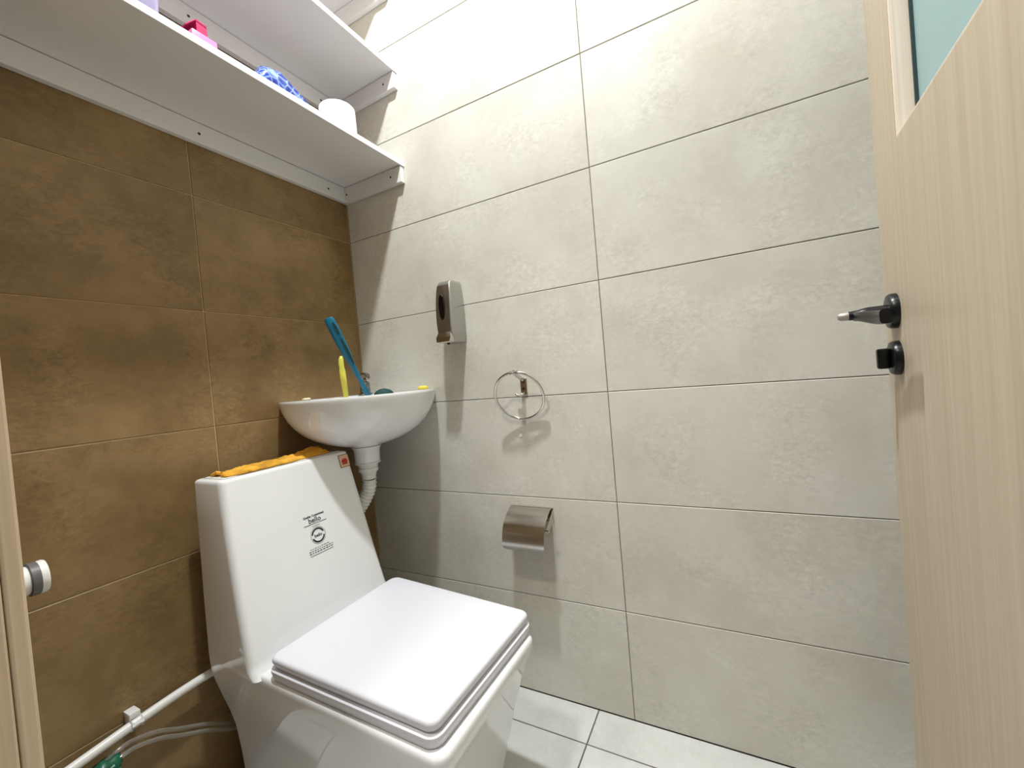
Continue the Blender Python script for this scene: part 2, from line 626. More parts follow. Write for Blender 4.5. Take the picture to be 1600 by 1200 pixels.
# lever handle
HX, HZ = -0.062, 1.012
bm = bmesh.new()
lathe(bm, (HX, 0.0, HZ), (0, 1, 0), [(0, 0.0265), (0.006, 0.0265), (0.0095, 0.0245), (0.0105, 0.021), (0.0107, 0.012)], 40)
hd = dbuild('lever_handle', bm, 'black', None, True, 40)
bm = bmesh.new()
lathe(bm, (HX, 0.0105, HZ), (0, 1, 0), [(0, 0.0105), (0.022, 0.0105), (0.030, 0.0092), (0.033, 0.008), (0.046, 0.0068)], 24)
dbuild('neck', bm, 'black', hd, True, 40)
bm = bmesh.new()
lathe(bm, (HX, 0.0566, HZ), (0, 1, 0), [(0, 0.0067), (0.010, 0.0062), (0.0135, 0.004)], 20)  # grey end piece stands in for light caught by the black handle
dbuild('lever_tip_highlight', bm, 'tip_highlight', hd, True, 40)['label'] = 'highlight painted in pale grey on the end of the black handle'
bm = bmesh.new()
rings = []
for k in range(9):
    t = k / 8
    x = HX - 0.006 - 0.108 * t
    hh = 0.0066 + 0.0032 * smoothstep(t * 1.4)
    dd = 0.0058 + 0.001 * t
    cyy = 0.047 - 0.012 * smoothstep(t * 1.2)
    rings.append([(x, cyy + dd * math.copysign(abs(math.cos(a)) ** 0.6, math.cos(a)), HZ - 0.003 - 0.009 * smoothstep(t * 1.1) + hh * math.copysign(abs(math.sin(a)) ** 0.6, math.sin(a)))
                  for a in [2 * PI * q / 20 for q in range(20)]])
loft(bm, rings)
dbuild('lever', bm, 'black', hd, True, 40)
# thumb turn below
TZ = 0.941
bm = bmesh.new()
lathe(bm, (HX, 0.0, TZ), (0, 1, 0), [(0, 0.026), (0.006, 0.026), (0.0095, 0.024), (0.0105, 0.0205), (0.0107, 0.01)], 40)
tt = dbuild('thumb_turn', bm, 'black', None, True, 40)
bm = bmesh.new()
box(bm, HX - 0.0065, HX + 0.0065, 0.0106, 0.026, TZ - 0.0155, TZ + 0.0155, 0.003, 3)
dbuild('turn_knob', bm, 'black', tt, True, 40)


# ------------------------------------------------------------------ shelves
def shelf(z, label, group, tilt=0.0):
    t = empty('wall_shelf', (X_END / 2, 0, z))
    tag(t, label, 'shelf', group)
    bm = bmesh.new()
    box(bm, X_END + 0.002, -0.0012, -0.281, -0.0012, z, z + 0.016, 0.0006, 1)
    b = build('shelf_board', bm, 'board', t)
    bm = bmesh.new()
    box(bm, X_END + 0.002, -0.0012, -0.2822, -0.2811, z + 0.0003, z + 0.0157)
    build('edge_band', bm, 'edge', b)
    bm = bmesh.new()
    box(bm, X_END + 0.002, -0.0188, -0.0175, -0.0012, z - 0.0545, z - 0.0014, 0.0008, 1)
    c1 = build('back_cleat', bm, 'board', t)
    bm = bmesh.new()
    box(bm, -0.0182, -0.0012, -0.2795, -0.0012, z - 0.0545, z - 0.0014, 0.0008, 1)
    c2 = build('side_cleat', bm, 'board', t)
    for x in (-0.09, -0.485, -0.88):
        bm = bmesh.new()
        lathe(bm, (x, -0.0176, z - 0.030), (0, -1, 0), [(0, 0.0035), (0.0006, 0.0035), (0.0008, 0.002)], 10)
        build('screw', bm, 'screw', c1)
    for y in (-0.025, -0.235):
        bm = bmesh.new()
        lathe(bm, (-0.0183, y, z - 0.028), (-1, 0, 0), [(0, 0.0035), (0.0006, 0.0035), (0.0008, 0.002)], 10)
        build('screw', bm, 'screw', c2)
    t.rotation_euler.x = -tilt
    t.location.y = -0.0035 * (tilt > 0)
    return t


G = 'white shelves on the brown wall'
shelf(1.6925, 'lowest white laminate shelf, holding the toilet roll and blue package', G)
shelf(1.9925, 'middle white laminate shelf above the toilet roll', G, 0.03)
shelf(2.300, 'highest white laminate shelf, cut off by the top edge of the picture', G)
SH = 1.7087

# toilet roll
t = empty('toilet_roll', (-0.198, -0.2100, SH))
tag(t, 'white embossed toilet paper roll standing on the lowest shelf', 'toilet paper')
bm = bmesh.new()
n, rings = 48, []
for z, r in ((0, 0.0215), (0, 0.049), (0.002, 0.051), (0.05, 0.0515), (0.093, 0.0505), (0.096, 0.048), (0.096, 0.0215)):
    rings.append([(-0.198 + r * math.cos(2 * PI * k / n), -0.21 + r * math.sin(2 * PI * k / n), SH + z) for k in range(n)])
rings.append(rings[0])
loft(bm, rings, False, False)
bmesh.ops.remove_doubles(bm, verts=bm.verts, dist=1e-6)
build('paper_roll', bm, 'paper', t, True, angle=40)
bm = bmesh.new()
lathe(bm, (-0.198, -0.21, SH + 0.0005), (0, 0, 1), [(0, 0.021), (0.0945, 0.021), (0.0945, 0.0195), (0, 0.0195)], 24, False, False)
build('core', bm, 'card', t, True, angle=40)
# blue package: a soft pillow pouch leaning, with a sealed white fin
t = empty('wipes_package', (-0.40, -0.205, SH))
tag(t, 'blue glossy plastic package lying on the lowest shelf beside the toilet roll', 'package')
bm = bmesh.new()
N1, N2 = 20, 12
SIL = [(-0.470, 0.004), (-0.464, 0.030), (-0.446, 0.064), (-0.420, 0.0735), (-0.398, 0.0765), (-0.368, 0.056), (-0.336, 0.034), (-0.322, 0.018), (-0.316, 0.004)]


def sil(x):
    for (xa, ha), (xb, hb) in zip(SIL[:-1], SIL[1:]):
        if x <= xb:
            return (ha + (hb - ha) * (x - xa) / (xb - xa)) * 1.0
    return SIL[-1][1]


g = []
for i in range(N1 + 1):
    x = SIL[0][0] + (SIL[-1][0] - SIL[0][0]) * i / N1
    row = []
    for j in range(N2 + 1):
        v = j / N2
        h = sil(x) * (0.04 + 0.96 * max(0.0, math.sin(PI * min(1, v * 0.9 + 0.2))) ** 1.25 if 0 < j < N2 else 0.02)
        wr = noise.noise(Vector((i * 0.5, v * 5, 3.0))) * 0.004 * (0 < j < N2)
        row.append(bm.verts.new((x, -0.262 + 0.10 * v, SH + 0.0008 + max(0.0, h + wr))))
    g.append(row)
for i in range(N1):
    for j in range(N2):
        bm.faces.new((g[i][j], g[i + 1][j], g[i + 1][j + 1], g[i][j + 1]))
loop = [r[0] for r in g] + g[-1][1:] + [r[-1] for r in g[::-1][1:]] + g[0][-2:0:-1]
bm.faces.new(loop)
build('pouch', bm, 'bluefilm', t, True)
bm = bmesh.new()
rings = []
for k in range(9):
    u = k / 8
    x = -0.400 + 0.076 * u
    z = SH + sil(x) + 0.001
    y = -0.219
    rings.append([(x, y - 0.012, z - 0.010), (x + 0.001, y - 0.012, z + 0.0035), (x + 0.001, y - 0.009, z + 0.0035), (x, y - 0.009, z - 0.010)])
loft(bm, rings)
build('sealed_fin', bm, 'edge', t)
# pink soap case with an open magenta lid
t = empty('soap_case', (-0.575, -0.215, SH))
tag(t, 'small pink plastic case with a magenta flap on the lowest shelf', 'case')
bm = bmesh.new()
box(bm, -0.600, -0.5500, -0.246, -0.180, SH + 0.0005, SH + 0.0435, 0.003, 2)
build('case_body', bm, 'pink', t, True, angle=40)
bm = bmesh.new()
loft(bm, [[(-0.607, -0.240, SH + 0.047), (-0.607, -0.240, SH + 0.050), (-0.607, -0.190, SH + 0.050), (-0.607, -0.190, SH + 0.047)],
          [(-0.588, -0.240, SH + 0.069), (-0.586, -0.240, SH + 0.073), (-0.586, -0.190, SH + 0.073), (-0.588, -0.190, SH + 0.069)],
          [(-0.567, -0.240, SH + 0.067), (-0.566, -0.240, SH + 0.070), (-0.566, -0.190, SH + 0.070), (-0.567, -0.190, SH + 0.067)]])
build('flap', bm, 'magenta', t)
bm = bmesh.new()
loft(bm, [[(-0.5865, -0.239, SH + 0.0438), (-0.5865, -0.239, SH + 0.069), (-0.5865, -0.191, SH + 0.069), (-0.5865, -0.191, SH + 0.0438)],
          [(-0.566, -0.239, SH + 0.0438), (-0.566, -0.239, SH + 0.067), (-0.566, -0.191, SH + 0.067), (-0.566, -0.191, SH + 0.0438)]])
build('lid_block', bm, 'magenta', t)
# clear lilac container
t = empty('plastic_container', (-0.70, -0.195, SH))
tag(t, 'clear plastic container with lilac contents on the lowest shelf at the frame edge', 'container')
bm = bmesh.new()
cs = [(-0.755, -0.245), (-0.648, -0.245), (-0.648, -0.14), (-0.755, -0.14)]
rings = [at_z(rpoly(inset(cs, d), 0.012), SH + z) for d, z in ((0.008, 0.0006), (0.005, 0.004), (0.001, 0.085), (0.0, 0.09), (0.002, 0.09), (0.003, 0.085), (0.007, 0.006))]
loft(bm, rings)
build('tub', bm, 'purple', t, True, angle=40)
bm = bmesh.new()
rings = [at_z(rpoly(inset(cs, d), 0.010), SH + z) for d, z in ((0.009, 0.007), (0.0065, 0.05), (0.014, 0.066), (0.04, 0.072))]
loft(bm, rings)
build('contents', bm, 'lilac', t, True)

# ------------------------------------------------------------------ toilet
toilet = empty('toilet', (-0.43, -0.40, 0))
tag(toilet, 'white square one-piece toilet with its lid closed', 'toilet')


def quad(A, B, C, D):
    return [A, B, C, D]


bl = [  # z, A back-left, B back-right, C front-right, D front-left, inset, radius
    (0.000, (-.550, -.06), (-.262, -.06), (-.312, -.660), (-.574, -.658)),
    (0.050, (-.551, -.06), (-.260, -.06), (-.312, -.674), (-.577, -.671)),
    (0.110, (-.555, -.06), (-.256, -.06), (-.311, -.690), (-.582, -.688)),
    (0.175, (-.562, -.06), (-.250, -.06), (-.308, -.708), (-.590, -.706)),
    (0.220, (-.572, -.06), (-.243, -.06), (-.304, -.720), (-.597, -.717)),
    (0.262, (-.584, -.06), (-.236, -.06), (-.299, -.732), (-.604, -.729)),
    (0.300, (-.594, -.06), (-.230, -.06), (-.293, -.743), (-.611, -.740)),
    (0.330, (-.601, -.06), (-.226, -.06), (-.287, -.752), (-.616, -.749)),
    (0.362, (-.6032, -.06), (-.225, -.06), (-.278, -.766), (-.6245, -.762)),
]
bm = bmesh.new()
rings = []
for z, A, B, Cc, D in bl:
    rings.append(at_z(rpoly([A, B, Cc, D], [0.012, 0.012, 0.030, 0.030], 6), z))
A, B, Cc, D = bl[-1][1:]
for z, d in ((0.3725, 0.0006), (0.3765, 0.0022), (0.3788, 0.0046), (0.3794, 0.0068), (0.3795, 0.0085), (0.3795, 0.014), (0.3795, 0.04)):
    rings.append(at_z(rpoly(inset([A, B, Cc, D], d), [0.012, 0.012, 0.026, 0.026], 6), z))
loft(bm, rings)
body = build('bowl', bm, 'ceramic', toilet, True, angle=55)
# tank
bm = bmesh.new()
rings = []
tk = [  # z, back-left, back-right, front-right, front-left
    (0.372, (-.603, -.0602), (-.219, -.0602), (-.219, -.285), (-.6215, -.283)),
    (0.385, (-.6028, -.0602), (-.220, -.0602), (-.2195, -.268), (-.621, -.266)),
    (0.400, (-.6025, -.0602), (-.220, -.0602), (-.220, -.262), (-.620, -.261)),
    (0.500, (-.6018, -.06), (-.226, -.06), (-.226, -.238), (-.615, -.236)),
    (0.600, (-.600, -.06), (-.231, -.06), (-.231, -.215), (-.609, -.213)),
    (0.700, (-.599, -.06), (-.236, -.06), (-.236, -.192), (-.602, -.190)),
    (0.776, (-.598, -.06), (-.2405, -.06), (-.2405, -.1745), (-.596, -.172)),
]
for z, A, B, Cc, D in tk:
    rings.append(at_z(rpoly([A, B, Cc, D], [0.012, 0.012, 0.020, 0.016], 6), z))
A, B, Cc, D = tk[-1][1:]
for z, d in ((0.7815, 0.0012), (0.7845, 0.0040), (0.786, 0.008)):
    rings.append(at_z(rpoly(inset([A, B, Cc, D], d), [0.010, 0.010, 0.016, 0.013], 6), z))
loft(bm, rings)
tank = build('tank', bm, 'ceramic', toilet, True, angle=50)
bm = bmesh.new()
cs = inset([A, B, Cc, D], 0.0155)
rings = [at_z(rpoly(inset(cs, d), 0.008, 4), z) for z, d in ((0.7866, 0.0), (0.7872, 0.0003), (0.7880, 0.002))]
loft(bm, rings)
build('tank_lid', bm, 'ceramic', toilet, True, angle=40)
# dark strip painting the shadow in the gap around the tank lid
bm = bmesh.new()
rings = [at_z(rpoly(inset(cs, -0.0009), 0.0085, 4), z) for z in (0.7855, 0.7864)]
loft(bm, rings)
build('lid_gap_shade', bm, 'grey_rubber_and_gap_shade', toilet)
# seat and lid
LQ = [(-.6055, -.304), (-.2375, -.309), (-.2745, -.7535), (-.6130, -.7430)]   # lid outline at z = .427


def slab(levels, r):
    bm = bmesh.new()
    loft(bm, [at_z(rpoly(inset(LQ, d), r, 6), z) for z, d in levels])
    return bm


seat = build('seat', slab([(0.3805, 0.0015), (0.382, -0.0005), (0.396, -0.0035), (0.4005, -0.0030), (0.4025, 0.0)], 0.024), 'plastic', toilet, True, angle=45)
bm = slab([(0.4032, 0.009), (0.4045, 0.005), (0.407, 0.0030), (0.418, 0.0), (0.4225, 0.0008), (0.4250, 0.0030), (0.4265, 0.0075), (0.4262, 0.030)], 0.020)
build('lid', bm, 'plastic', toilet, True, angle=60)
# hinge barrels between lid and tank
for x in (-0.545, -0.30):
    bm = bmesh.new()
    tube(bm, [(x - 0.02, -0.290, 0.3925), (x + 0.02, -0.290, 0.3925)], 0.0115, 16)
    build('hinge', bm, 'plastic', toilet, True, angle=40)

# prints on the tank front: axes of the sloped face
ZA, ZB = 0.60, 0.70


def face_y(z):
    return -.215 + (z - 0.60) * 0.23 - 0.0002


def on_face(x, z, off=0.0006):
    nrm = Vector((0, -1, 0.23)).normalized()
    return Vector((x, face_y(z) + 0.0004, z)) + nrm * off + Vector((0, (x + 0.231) / 0.378 * -0.002, 0))


def text_mesh(txt, size, align='CENTER'):
    c = bpy.data.curves.new('txt', 'FONT')
    c.body = txt
    c.size = size
    c.align_x = align
    c.resolution_u = 3
    c.offset = 0.00022 if size > 0.009 else 0.0002
    o = bpy.data.objects.new('txt', c)
    COL.objects.link(o)
    bpy.context.view_layer.update()
    me = bpy.data.meshes.new_from_object(o.evaluated_get(bpy.context.evaluated_depsgraph_get()))
    bpy.data.objects.remove(o, do_unlink=True)
    bpy.data.curves.remove(c)
    return me


def face_print(name, me2d, x, z, mat, rot=0.0, parent=tank):
    """me2d lies in (x, y); it is laid on the tank front with its origin at (x, z)"""
    bm = bmesh.new()
    bm.from_mesh(me2d)
    for v in bm.verts:
        c, s = math.cos(rot), math.sin(rot)
        px, pz = v.co.x * c - v.co.y * s, v.co.x * s + v.co.y * c
        v.co = on_face(x + px, z + pz * 0.975)
    g = bmesh.ops.extrude_face_region(bm, geom=bm.faces[:])
    for v in [q for q in g['geom'] if isinstance(q, bmesh.types.BMVert)]:
        v.co += Vector((0, -0.0002, 0))
    return build(name, bm, mat, parent)


def shape2d(fn):
    bm = bmesh.new()
    fn(bm)
    me = bpy.data.meshes.new('shape')
    bm.to_mesh(me)
    bm.free()
    return me


def rect2(bm, x0, x1, y0, y1):
    bm.faces.new([bm.verts.new(p) for p in ((x0, y0, 0), (x1, y0, 0), (x1, y1, 0), (x0, y1, 0))])


def arc2(bm, r0, r1, a0, a1, n=24):
    ps = [(math.radians(a0 + (a1 - a0) * k / n)) for k in range(n + 1)]
    A_ = [bm.verts.new((r0 * math.cos(a), r0 * math.sin(a), 0)) for a in ps]
    B_ = [bm.verts.new((r1 * math.cos(a), r1 * math.sin(a), 0)) for a in ps]
    for k in range(n):
        bm.faces.new((A_[k], B_[k], B_[k + 1], A_[k + 1]))


PX = -0.398
face_print('brand_print', text_mesh('Quality Customised', 0.0075), PX, 0.643, 'ink')
face_print('brand_print', text_mesh('bello', 0.0185), PX, 0.6285, 'ink')
face_print('print_line', shape2d(lambda b: rect2(b, -0.033, 0.033, 0, 0.0012)), PX, 0.6245, 'ink')
face_print('print_line', shape2d(lambda b: rect2(b, -0.011, 0.011, 0, 0.0016)), PX, 0.6185, 'inkgrey')
face_print('brand_ring', shape2d(lambda b: (arc2(b, 0.0148, 0.0188, 18, 168), arc2(b, 0.0148, 0.0188, 198, 348))), PX, 0.5945, 'ink')
face_print('brand_ring', shape2d(lambda b: arc2(b, 0.0205, 0.0217, 0, 360, 40)), PX, 0.5945, 'inkgrey')
face_print('brand_print', text_mesh('bello', 0.0112), PX, 0.5912, 'ink')


def dashes(b):
    rnd = random.Random(4)
    for row, (wd, hh) in enumerate(((0.030, 0.0012), (0.035, 0.0016), (0.035, 0.0020), (0.034, 0.0010))):
        x = -wd
        while x < wd - 0.003:
            l = rnd.uniform(0.003, 0.007) if row < 3 else 2 * wd
            rect2(b, x, min(x + l, wd), -row * 0.0054, -row * 0.0054 + hh)
            x += l + 0.0026


face_print('print_line', shape2d(dashes), PX, 0.566, 'ink')
# warning sticker in the top right corner
SX, SZ = -0.2645, 0.7595
st = face_print('sticker', shape2d(lambda b: rect2(b, -0.0175, 0.0175, -0.0185, 0.0185)), SX, SZ, 'label_brown', 0.0)
st['label'] = 'small orange-red square sticker on the tank corner'


def lift(me, dz):
    return me


def sticker_layer(name, fn, mat, off):
    bm = bmesh.new()
    fn(bm)
    for v in bm.verts:
        v.co = on_face(SX + v.co.x * 1.15, SZ + v.co.y * 1.15, off) if name == 'sticker_icon' else on_face(SX + v.co.x, SZ + v.co.y, off)
    build(name, bm, mat, tank)


sticker_layer('sticker_field', lambda b: rect2(b, -0.0155, 0.0155, -0.0165, 0.0165), 'label_cream', 0.0011)


def icon(b):
    rect2(b, -0.0078, 0.0080, -0.0088, -0.0048)
    b.faces.new([b.verts.new(p) for p in ((-0.0085, -0.0045, 0), (0.0085, -0.0045, 0), (0.0092, 0.001, 0), (0.003, 0.0075, 0), (0.001, 0.004, 0), (-0.003, 0.0065, 0), (-0.0088, 0.0005, 0))])


sticker_layer('sticker_icon', icon, 'label_red', 0.0014)

# folded cloth along the front edge of the tank top
bm = bmesh.new()
NX, NY = 60, 14
g0, g1 = [], []
for i in range(NX + 1):
    r0_, r1_ = [], []
    u = i / NX
    x0 = -0.572 + 0.282 * u
    for j in range(NY + 1):
        v = j / NY
        wob = noise.noise(Vector((u * 9, 1.3, 0))) * 0.006
        end = 0.018 * (noise.noise(Vector((v * 5, u * 2, 7.0)))) * (1 if u in (0, 1) else 0)
        yb, yf = -0.100 + 0.02 * u + wob, -0.156 - 0.004 * math.sin(u * 5) + wob * 0.5
        y = yb + (yf - yb) * v
        fold = 0.006 + 0.007 * math.exp(-((v - 0.25) / 0.2) ** 2) + 0.004 * math.exp(-((v - 0.75) / 0.15) ** 2)
        rise = 0.010 * smoothstep((u - 0.72) / 0.2) * math.exp(-((v - 0.35) / 0.35) ** 2)
        wr = 0.0045 * noise.noise(Vector((u * 26, v * 5, 0.5))) + 0.003 * noise.noise(Vector((u * 60, v * 12, 2.5)))
        dip = 0.008 * math.exp(-((u - 0.07) / 0.035) ** 2) * (1 - v * 0.5)
        z = 0.7884 + max(0.003, (fold + rise + wr - dip) * (0.55 + 0.45 * math.sin(PI * min(1, max(0, v * 0.9 + 0.05)))))
        sag = 0.003 * max(0, noise.noise(Vector((u * 8, 4.0, 0))))
        r0_.append(bm.verts.new((x0 + end, y, z)))
        r1_.append(bm.verts.new((x0 + end, y, max(0.7886, z - 0.006 - sag) if 0 < j < NY else max(0.7886, z - 0.004))))
    g0.append(r0_)
    g1.append(r1_)
for i in range(NX):
    for j in range(NY):
        bm.faces.new((g0[i][j], g0[i + 1][j], g0[i + 1][j + 1], g0[i][j + 1]))
        bm.faces.new((g1[i][j], g1[i][j + 1], g1[i + 1][j + 1], g1[i + 1][j]))
for i in range(NX):
    bm.faces.new((g0[i][0], g1[i][0], g1[i + 1][0], g0[i + 1][0]))
    bm.faces.new((g0[i][NY], g0[i + 1][NY], g1[i + 1][NY], g1[i][NY]))
for j in range(NY):
    bm.faces.new((g0[0][j], g0[0][j + 1], g1[0][j + 1], g1[0][j]))
    bm.faces.new((g0[NX][j], g1[NX][j], g1[NX][j + 1], g0[NX][j + 1]))
cl = build('cleaning_cloth', bm, 'cloth', None, True)
tag(cl, 'crumpled orange-yellow cleaning cloth lying on the toilet tank', 'cloth')

# ------------------------------------------------------------------ corner sink
sink = empty('corner_sink', (-0.16, -0.16, 0.77))
tag(sink, 'white ceramic corner sink mounted where brown and beige walls meet', 'sink')
SCX, SCY, SR, RZ = -0.16, -0.16, 0.230, 0.946
NA = 96


def sring(s, z, lim=-0.0015):
    out = []
    for k in range(NA):
        a = 2 * PI * k / NA
        x, y = SCX + SR * s * math.cos(a), SCY + SR * s * math.sin(a)
        out.append((min(x, lim), min(y, lim), z))
    return out


prof_o = [(0.145, 0.774), (0.16, 0.779), (0.20, 0.786), (0.30, 0.7915), (0.42, 0.799), (0.54, 0.809), (0.66, 0.823), (0.77, 0.841), (0.86, 0.863), (0.93, 0.887), (0.97, 0.910), (0.992, 0.930), (1.0, 0.938), (1.0, 0.9435), (0.994, RZ)]
prof_i = [(0.965, RZ, -0.004), (0.955, RZ - 0.002, -0.045), (0.94, RZ - 0.012, -0.048), (0.90, 0.912, -0.052), (0.82, 0.876, -0.06), (0.70, 0.848, -0.07), (0.5, 0.828, -0.08), (0.25, 0.818, -0.09), (0.12, 0.815, -0.09)]
bm = bmesh.new()
rings = [sring(s, z) for s, z in prof_o] + [sring(s, z, lm) for s, z, lm in prof_i]
loft(bm, rings)
build('basin', bm, 'ceramic', sink, True, angle=60)
# drain: tailpiece, nuts, corrugated hose
bm = bmesh.new()
lathe(bm, (SCX, SCY, 0.772), (0, 0, -1), [(-0.012, 0.047), (-0.004, 0.0415), (0.004, 0.0395), (0.036, 0.0385), (0.038, 0.0375)], 40)
build('drain_tailpiece', bm, 'ceramic', sink, True, angle=45)
bm = bmesh.new()
lathe(bm, (SCX, SCY, 0.7338), (0, 0, -1), [(0, 0.037), (0.0005, 0.0398), (0.0045, 0.0398), (0.005, 0.031), (0.015, 0.0300), (0.0155, 0.0283), (0.019, 0.0283), (0.0195, 0.0305), (0.031, 0.0300), (0.0315, 0.026)], 32)
nut = build('slip_nut', bm, 'pvc', sink, True, angle=35)
bm = bmesh.new()
lathe(bm, (SCX, SCY, 0.7022), (0, 0, -1), [(0, 0.0245), (0.008, 0.0240), (0.009, 0.0220), (0.022, 0.0215), (0.023, 0.0205)], 28)
build('drain_sleeve', bm, 'pvc', sink, True, angle=35)
path = [Vector((SCX, SCY, 0.680)), Vector((-0.158, -0.155, 0.655)), Vector((-0.160, -0.145, 0.630)), Vector((-0.168, -0.130, 0.602)), Vector((-0.178, -0.112, 0.575)), Vector((-0.186, -0.092, 0.545)), Vector((-0.190, -0.070, 0.51)), Vector((-0.190, -0.055, 0.45)), Vector((-0.190, -0.05, 0.36))]


def spline(ps, n):
    out = []
    for i in range(len(ps) - 1):
        p0, p1, p2, p3 = ps[max(i - 1, 0)], ps[i], ps[i + 1], ps[min(i + 2, len(ps) - 1)]
        for k in range(n):
            t = k / n
            out.append(0.5 * ((2 * p1) + (p2 - p0) * t + (2 * p0 - 5 * p1 + 4 * p2 - p3) * t * t + (3 * p1 - p0 - 3 * p2 + p3) * t ** 3))
    out.append(ps[-1])
    return out


sp = spline(path, 14)
L, rad = 0, []
for i, p in enumerate(sp):
    if i:
        L += (p - sp[i - 1]).length
    rad.append(0.0205 + 0.0020 * math.sin(2 * PI * L / 0.0115))
bm = bmesh.new()
tube(bm, sp, rad, 20)
build('corrugated_hose', bm, 'pvc', sink, True)

# faucet on the back deck
fa = empty('faucet', (-0.055, -0.066, RZ))
tag(fa, 'small chrome faucet at the back corner of the sink', 'faucet')
bm = bmesh.new()
lathe(bm, (-0.055, -0.066, RZ - 0.0012), (0, 0, 1), [(0, 0.024), (0.004, 0.024), (0.006, 0.018), (0.03, 0.0165), (0.042, 0.017), (0.045, 0.012)], 28)
build('body', bm, 'chromed', fa, True, angle=40)
bm = bmesh.new()
lathe(bm, (-0.055, -0.066, RZ + 0.044), (0, 0, 1), [(0, 0.008), (0.006, 0.008), (0.008, 0.017), (0.012, 0.0205), (0.022, 0.0205), (0.028, 0.016), (0.031, 0.007)], 7)
build('knob', bm, 'chromed', fa)
bm = bmesh.new()
tube(bm, spline([Vector((-0.062, -0.073, RZ + 0.026)), Vector((-0.085, -0.096, RZ + 0.036)), Vector((-0.110, -0.121, RZ + 0.034)), Vector((-0.120, -0.131, RZ + 0.020))], 6), 0.0075, 14)
build('spout', bm, 'chromed', fa, True, angle=40)

# teal scrubbing brush leaning in the basin
br = empty('scrub_brush', (-0.105, -0.135, 0.86))
tag(br, 'long teal plastic scrub brush leaning up out of the sink', 'brush')
Bq, Tq = Vector((-0.112, -0.147, 0.925)), Vector((-0.2415, -0.140, 1.187))
ax = (Tq - Bq).normalized()
side = Vector((0.80, -0.60, 0.0))
side = (side - ax * side.dot(ax)).normalized()
thk = ax.cross(side)


def bar(bm, stations, sq=0.7, n=16):
    rings = []
    for t, wv, tv in stations:
        c = Bq + ax * t
        rings.append([c + side * wv * math.copysign(abs(math.cos(a)) ** sq, math.cos(a)) + thk * tv * math.copysign(abs(math.sin(a)) ** sq, math.sin(a)) for a in [2 * PI * k / n for k in range(n)]])
    loft(bm, rings)


LN = (Tq - Bq).length
bm = bmesh.new()
bar(bm, [(-0.045, 0.008, 0.006), (0.0, 0.0095, 0.006), (0.045, 0.0085, 0.006), (0.075, 0.0065, 0.0055), (0.13, 0.0085, 0.006), (0.165, 0.0125, 0.0075), (0.21, 0.0150, 0.008), (0.25, 0.0155, 0.008), (LN - 0.006, 0.0140, 0.0075), (LN, 0.0095, 0.005)])
build('handle', bm, 'teal', br, True, angle=50)
for t0, t1 in ((0.135, 0.222), (0.235, 0.276)):
    bm = bmesh.new()
    rings = []
    for k in range(7):
        t = t0 + (t1 - t0) * k / 6
        wv = (0.0018 + 0.0022 * math.sin(PI * k / 6))
        c = Bq + ax * t + side * 0.006 + thk * (-0.0080)
        rings.append([c - side * wv - thk * 0.0012, c + side * wv - thk * 0.0012, c + side * wv + thk * 0.004, c - side * wv + thk * 0.004])
    loft(bm, rings)
    build('grip_slot', bm, 'tealdark', br)
bm = bmesh.new()
bar(bm, [(0.036, 0.0102, 0.0078), (0.044, 0.0102, 0.0078)])
build('collar', bm, 'teal', br, True, angle=50)
bm = bmesh.new()
hc = Vector((-0.082, -0.178, 0.938))
rings = []
for k in range(9):
    a = PI * k / 8
    rr = math.sin(a)
    cc = hc + Vector((0.78, -0.62, 0)) * (-0.033 * math.cos(a))
    rings.append([cc + Vector((0.62, 0.78, 0)) * (0.020 * max(rr, 0.05) * math.cos(q)) + Vector((0, 0, 1)) * (0.0225 * max(rr, 0.05) * math.sin(q)) for q in [2 * PI * z / 16 for z in range(16)]])
loft(bm, rings)
build('brush_head', bm, 'tealdark', br, True)
bm = bmesh.new()
tube(bm, spline([Vector((-0.128, -0.147, 0.890)), Vector((-0.110, -0.160, 0.905)), Vector((-0.088, -0.174, 0.918))], 5), 0.007, 10)
build('neck', bm, 'teal', br, True)

# yellow handled brush standing behind it
yb_ = empty('toothbrush_handle', (-0.165, -0.094, 0.85))
tag(yb_, 'slim lemon-yellow plastic handle standing in the sink beside the teal brush', 'brush')
bm = bmesh.new()
rings = []
for z, wv, xo in ((0.875, 0.0040, 0.004), (0.94, 0.0072, 0.003), (0.97, 0.0086, 0.001), (1.0, 0.0094, -0.0012), (1.028, 0.0094, -0.0026), (1.040, 0.0074, -0.0036), (1.050, 0.0082, -0.0050), (1.064, 0.0076, -0.004), (1.076, 0.004, -0.0025)):
    c = Vector((-0.166 + xo, -0.094, z))
    rings.append([c + Vector((0.75, -0.66, 0)) * wv * math.cos(a) + Vector((0.66, 0.75, 0)) * 0.0045 * math.sin(a) for a in [2 * PI * k / 14 for k in range(14)]])
loft(bm, rings)
build('handle', bm, 'yellowp', yb_, True)
bm = bmesh.new()
rings = []
for z in (0.86, 0.868, 0.885, 0.893):
    c = Vector((-0.166, -0.094, z))
    wv = 0.008 if z in (0.86, 0.893) else 0.011
    rings.append([c + Vector((0.75, -0.66, 0)) * wv * math.cos(a) + Vector((0.66, 0.75, 0)) * 0.006 * math.sin(a) for a in [2 * PI * k / 14 for k in range(14)]])
loft(bm, rings)
build('brush_head', bm, 'yellowp', yb_, True)
